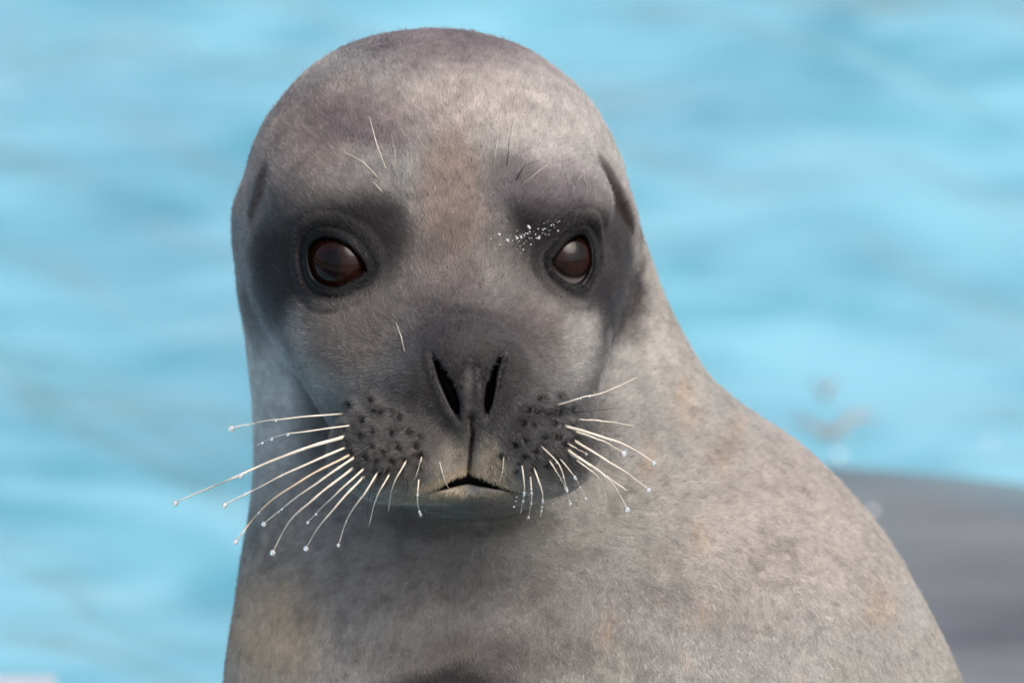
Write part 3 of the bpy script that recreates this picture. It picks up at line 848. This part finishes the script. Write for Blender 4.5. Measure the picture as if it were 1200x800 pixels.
# ------------------------------------------------------------------ whiskers and their droplets
def drop_mat():
    m, n, l, b = new_mat('water_drop')
    b.inputs['Base Color'].default_value = (0.93, 0.96, 0.97, 1); b.inputs['Roughness'].default_value = 0.03
    b.inputs['Transmission Weight'].default_value = 0.75; b.inputs['IOR'].default_value = 1.33; b.inputs['Coat Weight'].default_value = 1.0
    return m
DROP = drop_mat(); BEAD = drop_mat(); BEAD.node_tree.nodes['Principled BSDF'].inputs['Transmission Weight'].default_value = 0.62  # beads more opaque white, in place of bright glints
def wmat(name, c, rough=0.35):
    m, n, l, b = new_mat(name)
    tc = n.new('ShaderNodeTexCoord'); nz = n.new('ShaderNodeTexNoise'); nz.inputs['Scale'].default_value = 160
    l.new(tc.outputs['Object'], nz.inputs['Vector'])
    cr = n.new('ShaderNodeValToRGB'); cr.color_ramp.elements[0].color = (*(np.array(c) * 0.8), 1); cr.color_ramp.elements[1].color = (*np.minimum(np.array(c) * 1.1, 0.95), 1)
    l.new(nz.outputs['Fac'], cr.inputs[0]); l.new(cr.outputs[0], b.inputs['Base Color'])
    b.inputs['Roughness'].default_value = rough; b.inputs['Subsurface Weight'].default_value = 0.0
    return m
W_GREY = wmat('whisker_grey', lin(186, 174, 160)); W_PALE = wmat('whisker_cream', lin(214, 204, 188)); W_DARK = wmat('whisker_black', lin(30, 28, 30)); W_TAN = wmat('whisker_tan', lin(205, 186, 160))

def catmull(pts, n):
    pts = np.asarray(pts, float)
    if len(pts) == 2: return pts[0] + (pts[1] - pts[0]) * np.linspace(0, 1, n)[:, None]
    p = np.concatenate([[2 * pts[0] - pts[1]], pts, [2 * pts[-1] - pts[-2]]]); out = []
    tt = np.linspace(0, len(pts) - 1, n)
    for t in tt:
        i = min(int(t), len(pts) - 2); f = t - i; a, b, c, d = p[i:i + 4]
        out.append(0.5 * (2 * b + (c - a) * f + (2 * a - 5 * b + 4 * c - d) * f ** 2 + (3 * b - a - 3 * c + d) * f ** 3))
    return np.array(out)

def sphere(c, r, nu=14, nv=9, squash=1.0):
    vs = []; fs = []
    for i in range(nv + 1):
        t = math.pi * i / nv
        for j in range(nu):
            a = 2 * math.pi * j / nu
            vs.append((c[0] + r * math.sin(t) * math.cos(a), c[1] - r * squash * math.cos(t), c[2] + r * math.sin(t) * math.sin(a)))
    for i in range(nv):
        for j in range(nu):
            fs.append((i * nu + j, i * nu + (j + 1) % nu, (i + 1) * nu + (j + 1) % nu, (i + 1) * nu + j))
    return np.array(vs), fs

def front_w(u, v):
    """depth of the skin seen at a photo pixel"""
    ws = np.linspace(-240, 420, 900); p = persp(u, v, ws)
    d = sdf_base(p); return ws[np.argmax(d < 0)]

def whisker(px, r0, r1, mat, drops=(), beads=None, sweep=40, clear=4):
    """px: photo polyline root->tip; sweep: how far the tip trails back in depth"""
    px = np.asarray(px, float)
    w0 = front_w(*px[0]) - 0.5
    n = 26
    line = catmull(px, n); t = np.linspace(0, 1, n)
    line[:, 1] += 0.35 * np.sin(t * 17 + px[0, 0]) * np.sin(np.pi * t)
    ws = w0 - 26 * np.sin(np.pi * np.minimum(t * 1.2, 1) * 0.9) * min(1, np.linalg.norm(px[-1] - px[0]) / 80) + sweep * t ** 1.3
    for i in range(1, n):
        if 260 < line[i, 0] < 800: ws[i] = min(ws[i], front_w(*line[i]) - clear * min(1, 3 * t[i]))
    C = persp(line[:, 0], line[:, 1], ws)
    C[0] += (C[0] - C[1]) * 1.2
    tan = np.gradient(C, axis=0); tan /= np.linalg.norm(tan, axis=1, keepdims=True)
    rr = 0.76 * (r0 + (r1 * 0.8 - r0) * t ** 0.8)
    rr = rr * (1 + 0.10 * np.sin(t * 38 + px[0, 0]))
    k = 7; vs = []; fs = []
    ref = np.array([0, 0, 1.0])
    for i in range(n):
        s1 = np.cross(tan[i], ref); s1 /= np.linalg.norm(s1); s2 = np.cross(tan[i], s1)
        for j in range(k):
            a = 2 * math.pi * j / k; vs.append(C[i] + rr[i] * (math.cos(a) * s1 + 0.7 * math.sin(a) * s2))
    for i in range(n - 1):
        for j in range(k): fs.append((i * k + j, i * k + (j + 1) % k, (i + 1) * k + (j + 1) % k, (i + 1) * k + j))
    fs.append(tuple(range(k))[::-1]); fs.append(tuple((n - 1) * k + j for j in range(k)))
    o = mesh_obj('whisker', W(np.array(vs)), fs, mat, seal)
    for tpos, r in drops:
        r = r * rng.uniform(0.68, 0.92)
        i = min(n - 1, int(round(tpos * (n - 1)))); c = C[i] + np.array([0, r * 0.55 if tpos < 1 else r * 0.3, 0])
        v, f = sphere(c, r, squash=1.08); mesh_obj('water_droplet', W(v), f, DROP, o)
    if beads is None: beads = int(rng.integers(0, 4)) if r0 > 1.5 and len(drops) else 0
    if beads:
        vv = []; ff = []
        for q in np.sort(rng.uniform(0.25, 0.97, beads)):
            i = int(q * (n - 1)); c = C[i] + np.array([0, 0.8, -0.5]); v, f = sphere(c, rng.uniform(0.8, 2.0), 10, 7)
            ff += [tuple(a + sum(len(z) for z in vv) for a in g_) for g_ in f]; vv.append(v)
        b = mesh_obj('water_bead', W(np.concatenate(vv)), ff, DROP, o); b['kind'] = 'stuff'
    return o

def A6(*p): return [(x / 3.6375 + 180, y / 3.6375 + 440) for x, y in p]
def A7(*p): return [(x / 3.5294 + 460, y / 3.5294 + 460) for x, y in p]
whisker(A6((812, 162), (590, 180), (450, 198), (330, 222)), 1.7, 0.9, W_PALE, [(1, 4.2), (0.5, 2.4)], 3)
whisker(A6((842, 212), (630, 240), (520, 260), (435, 298)), 1.5, 0.7, W_PALE, [(0.5, 2.4), (0.72, 2.6), (0.86, 2.6)])
whisker(A6((815, 260), (600, 325), (350, 430), (92, 540)), 3.2, 1.1, W_PALE, [(1, 4.6), (0.66, 3.4)])
whisker(A6((820, 305), (600, 400), (440, 480), (303, 548)), 2.2, 0.9, W_PALE, [(1, 4.0)])
whisker(A6((835, 338), (640, 440), (470, 560), (350, 705)), 2.1, 1.0, W_TAN, [(1, 4.0)])
whisker(A6((858, 346), (720, 440), (580, 540), (470, 630)), 2.2, 0.9, W_PALE, [(1, 3.6)])
whisker(A6((855, 390), (700, 510), (580, 620), (508, 750)), 2.2, 1.0, W_PALE, [(1, 3.9)])
whisker(A6((898, 394), (760, 520), (650, 630)), 1.8, 0.7, W_PALE, [(0.94, 2.6)])
whisker(A6((900, 425), (800, 530), (700, 650), (650, 733)), 2.0, 0.9, W_PALE, [(1, 3.4)])
whisker(A6((957, 408), (900, 500), (830, 600), (788, 720)), 1.6, 0.8, W_PALE, [(1, 2.9)])
whisker(A6((1008, 415), (950, 520), (918, 640)), 1.4, 0.6, W_PALE)
whisker(A6((1078, 360), (1020, 470), (1000, 578)), 1.3, 0.5, W_PALE)
whisker(A6((1142, 350), (1130, 390), (1115, 440)), 1.2, 0.5, W_PALE)
whisker(A6((1130, 440), (1125, 540), (1143, 604)), 1.2, 0.5, W_PALE, beads=4)
for p in (((930, 300), (820, 360), (720, 440)), ((905, 345), (860, 380), (830, 425)), ((950, 370), (900, 420), (870, 500)), ((962, 410), (920, 500), (912, 600)),
          ((1000, 385), (960, 440), (935, 500)), ((945, 232), (860, 243), (780, 252)), ((930, 103), (865, 75), (790, 40)), ((1010, 412), (1000, 440)), ((1065, 410), (1068, 490)), ((1085, 430), (1080, 500))):
    whisker(A6(*p), 0.9, 0.35, W_DARK, sweep=20)
whisker([(652, 475), (681, 466), (712, 458), (746, 442)], 1.5, 0.6, W_PALE, beads=3)
whisker(A7((740, 82), (850, 72), (950, 62)), 0.8, 0.3, W_DARK)
whisker(A7((770, 111), (880, 118), (1000, 137)), 1.6, 0.6, W_PALE)
whisker(A7((712, 138), (860, 180), (980, 225), (1080, 288)), 2.6, 1.3, W_PALE, [(1, 4.6)], 2)
whisker(A7((755, 160), (870, 200), (955, 248)), 1.8, 0.9, W_PALE, [(1, 5.0)])
whisker(A7((752, 198), (870, 270), (980, 340), (1058, 400)), 2.2, 1.0, W_PALE, [(1, 4.6)])
whisker(A7((725, 238), (830, 310), (970, 405)), 2.4, 1.6, W_PALE)
whisker(A7((730, 250), (850, 320), (920, 390), (970, 480)), 2.0, 1.0, W_PALE, [(1, 4.3)])
whisker(A7((760, 278), (850, 350), (890, 450)), 1.5, 0.5, W_PALE)
whisker(A7((718, 205), (760, 230), (800, 252)), 1.4, 0.8, W_PALE, [(1, 2.4)])
whisker(A7((615, 220), (690, 300), (720, 400), (735, 458)), 1.1, 0.5, W_PALE, [(1, 2.2)], 5)
whisker(A7((645, 275), (690, 345), (720, 400)), 1.1, 0.5, W_PALE, [(1, 2.2)], 3)
whisker(A7((690, 270), (755, 350), (798, 435)), 1.0, 0.4, W_PALE, [(0.5, 2.2), (1, 2.2)], 3)
whisker(A7((535, 295), (545, 400), (530, 498)), 1.3, 0.5, W_PALE, beads=4)
whisker(A7((570, 340), (575, 440), (560, 525)), 1.3, 0.5, W_PALE, beads=5)
whisker(A7((585, 310), (620, 420), (612, 515)), 1.4, 0.6, W_PALE, beads=5)
whisker(A7((460, 265), (455, 320), (440, 370)), 1.0, 0.4, W_PALE, beads=2)
whisker(A7((195, 290), (215, 360), (235, 398)), 0.9, 0.35, W_PALE)
whisker(A7((520, 405), (508, 450), (494, 488)), 0.7, 0.3, W_DARK, beads=4)
# brow whiskers
whisker([(452, 198), (441, 167), (433, 137)], 1.5, 0.35, W_PALE, sweep=10, clear=7)
whisker([(465, 201), (463, 180), (459, 159)], 0.8, 0.25, W_GREY, sweep=10, clear=6)
whisker([(442, 208), (425, 190), (403, 178)], 1.7, 0.6, W_GREY, sweep=6, clear=3)
whisker([(447, 224), (442, 218), (437, 213)], 0.9, 0.5, W_PALE, sweep=2, clear=3)
whisker([(579, 199), (581, 178), (584, 155)], 0.7, 0.25, W_GREY, sweep=10, clear=5)
whisker([(594, 196), (597, 165), (602, 137)], 0.6, 0.2, W_DARK, sweep=10, clear=5)
whisker([(605, 211), (614, 196), (631, 188)], 0.9, 0.4, W_DARK, sweep=6, clear=3)
whisker([(610, 219), (626, 205), (644, 191)], 0.8, 0.3, W_GREY, sweep=6, clear=4)
whisker([(474, 412), (470, 394), (464, 378)], 1.0, 0.35, W_PALE, sweep=5, clear=5)

# beads of water in the fur beside the eye; milky white imitates their glints
def fur_beads():
    vv = []; ff = []; k = 0
    for i in range(170):
        k_c = rng.integers(0, 4); u, v = [(598, 284), (612, 280), (630, 268), (645, 262)][k_c]; u += rng.normal(0, 9); v += rng.normal(0, 8.5)
        if u > 656: continue
        r = rng.choice([0.45, 0.7, 1.1, 2.0], p=[0.52, 0.32, 0.12, 0.04])
        w = front_w(u, v); c = persp(u, v, w - 0.3 * r - 0.9)
        a, f = sphere(c, r, 9, 6); vv.append(a); ff += [tuple(x + k for x in g_) for g_ in f]; k += len(a)
    o = mesh_obj('water_bead', W(np.concatenate(vv)), ff, BEAD, seal); o['kind'] = 'stuff'
fur_beads()
print('total', round(time.time() - T0, 1))
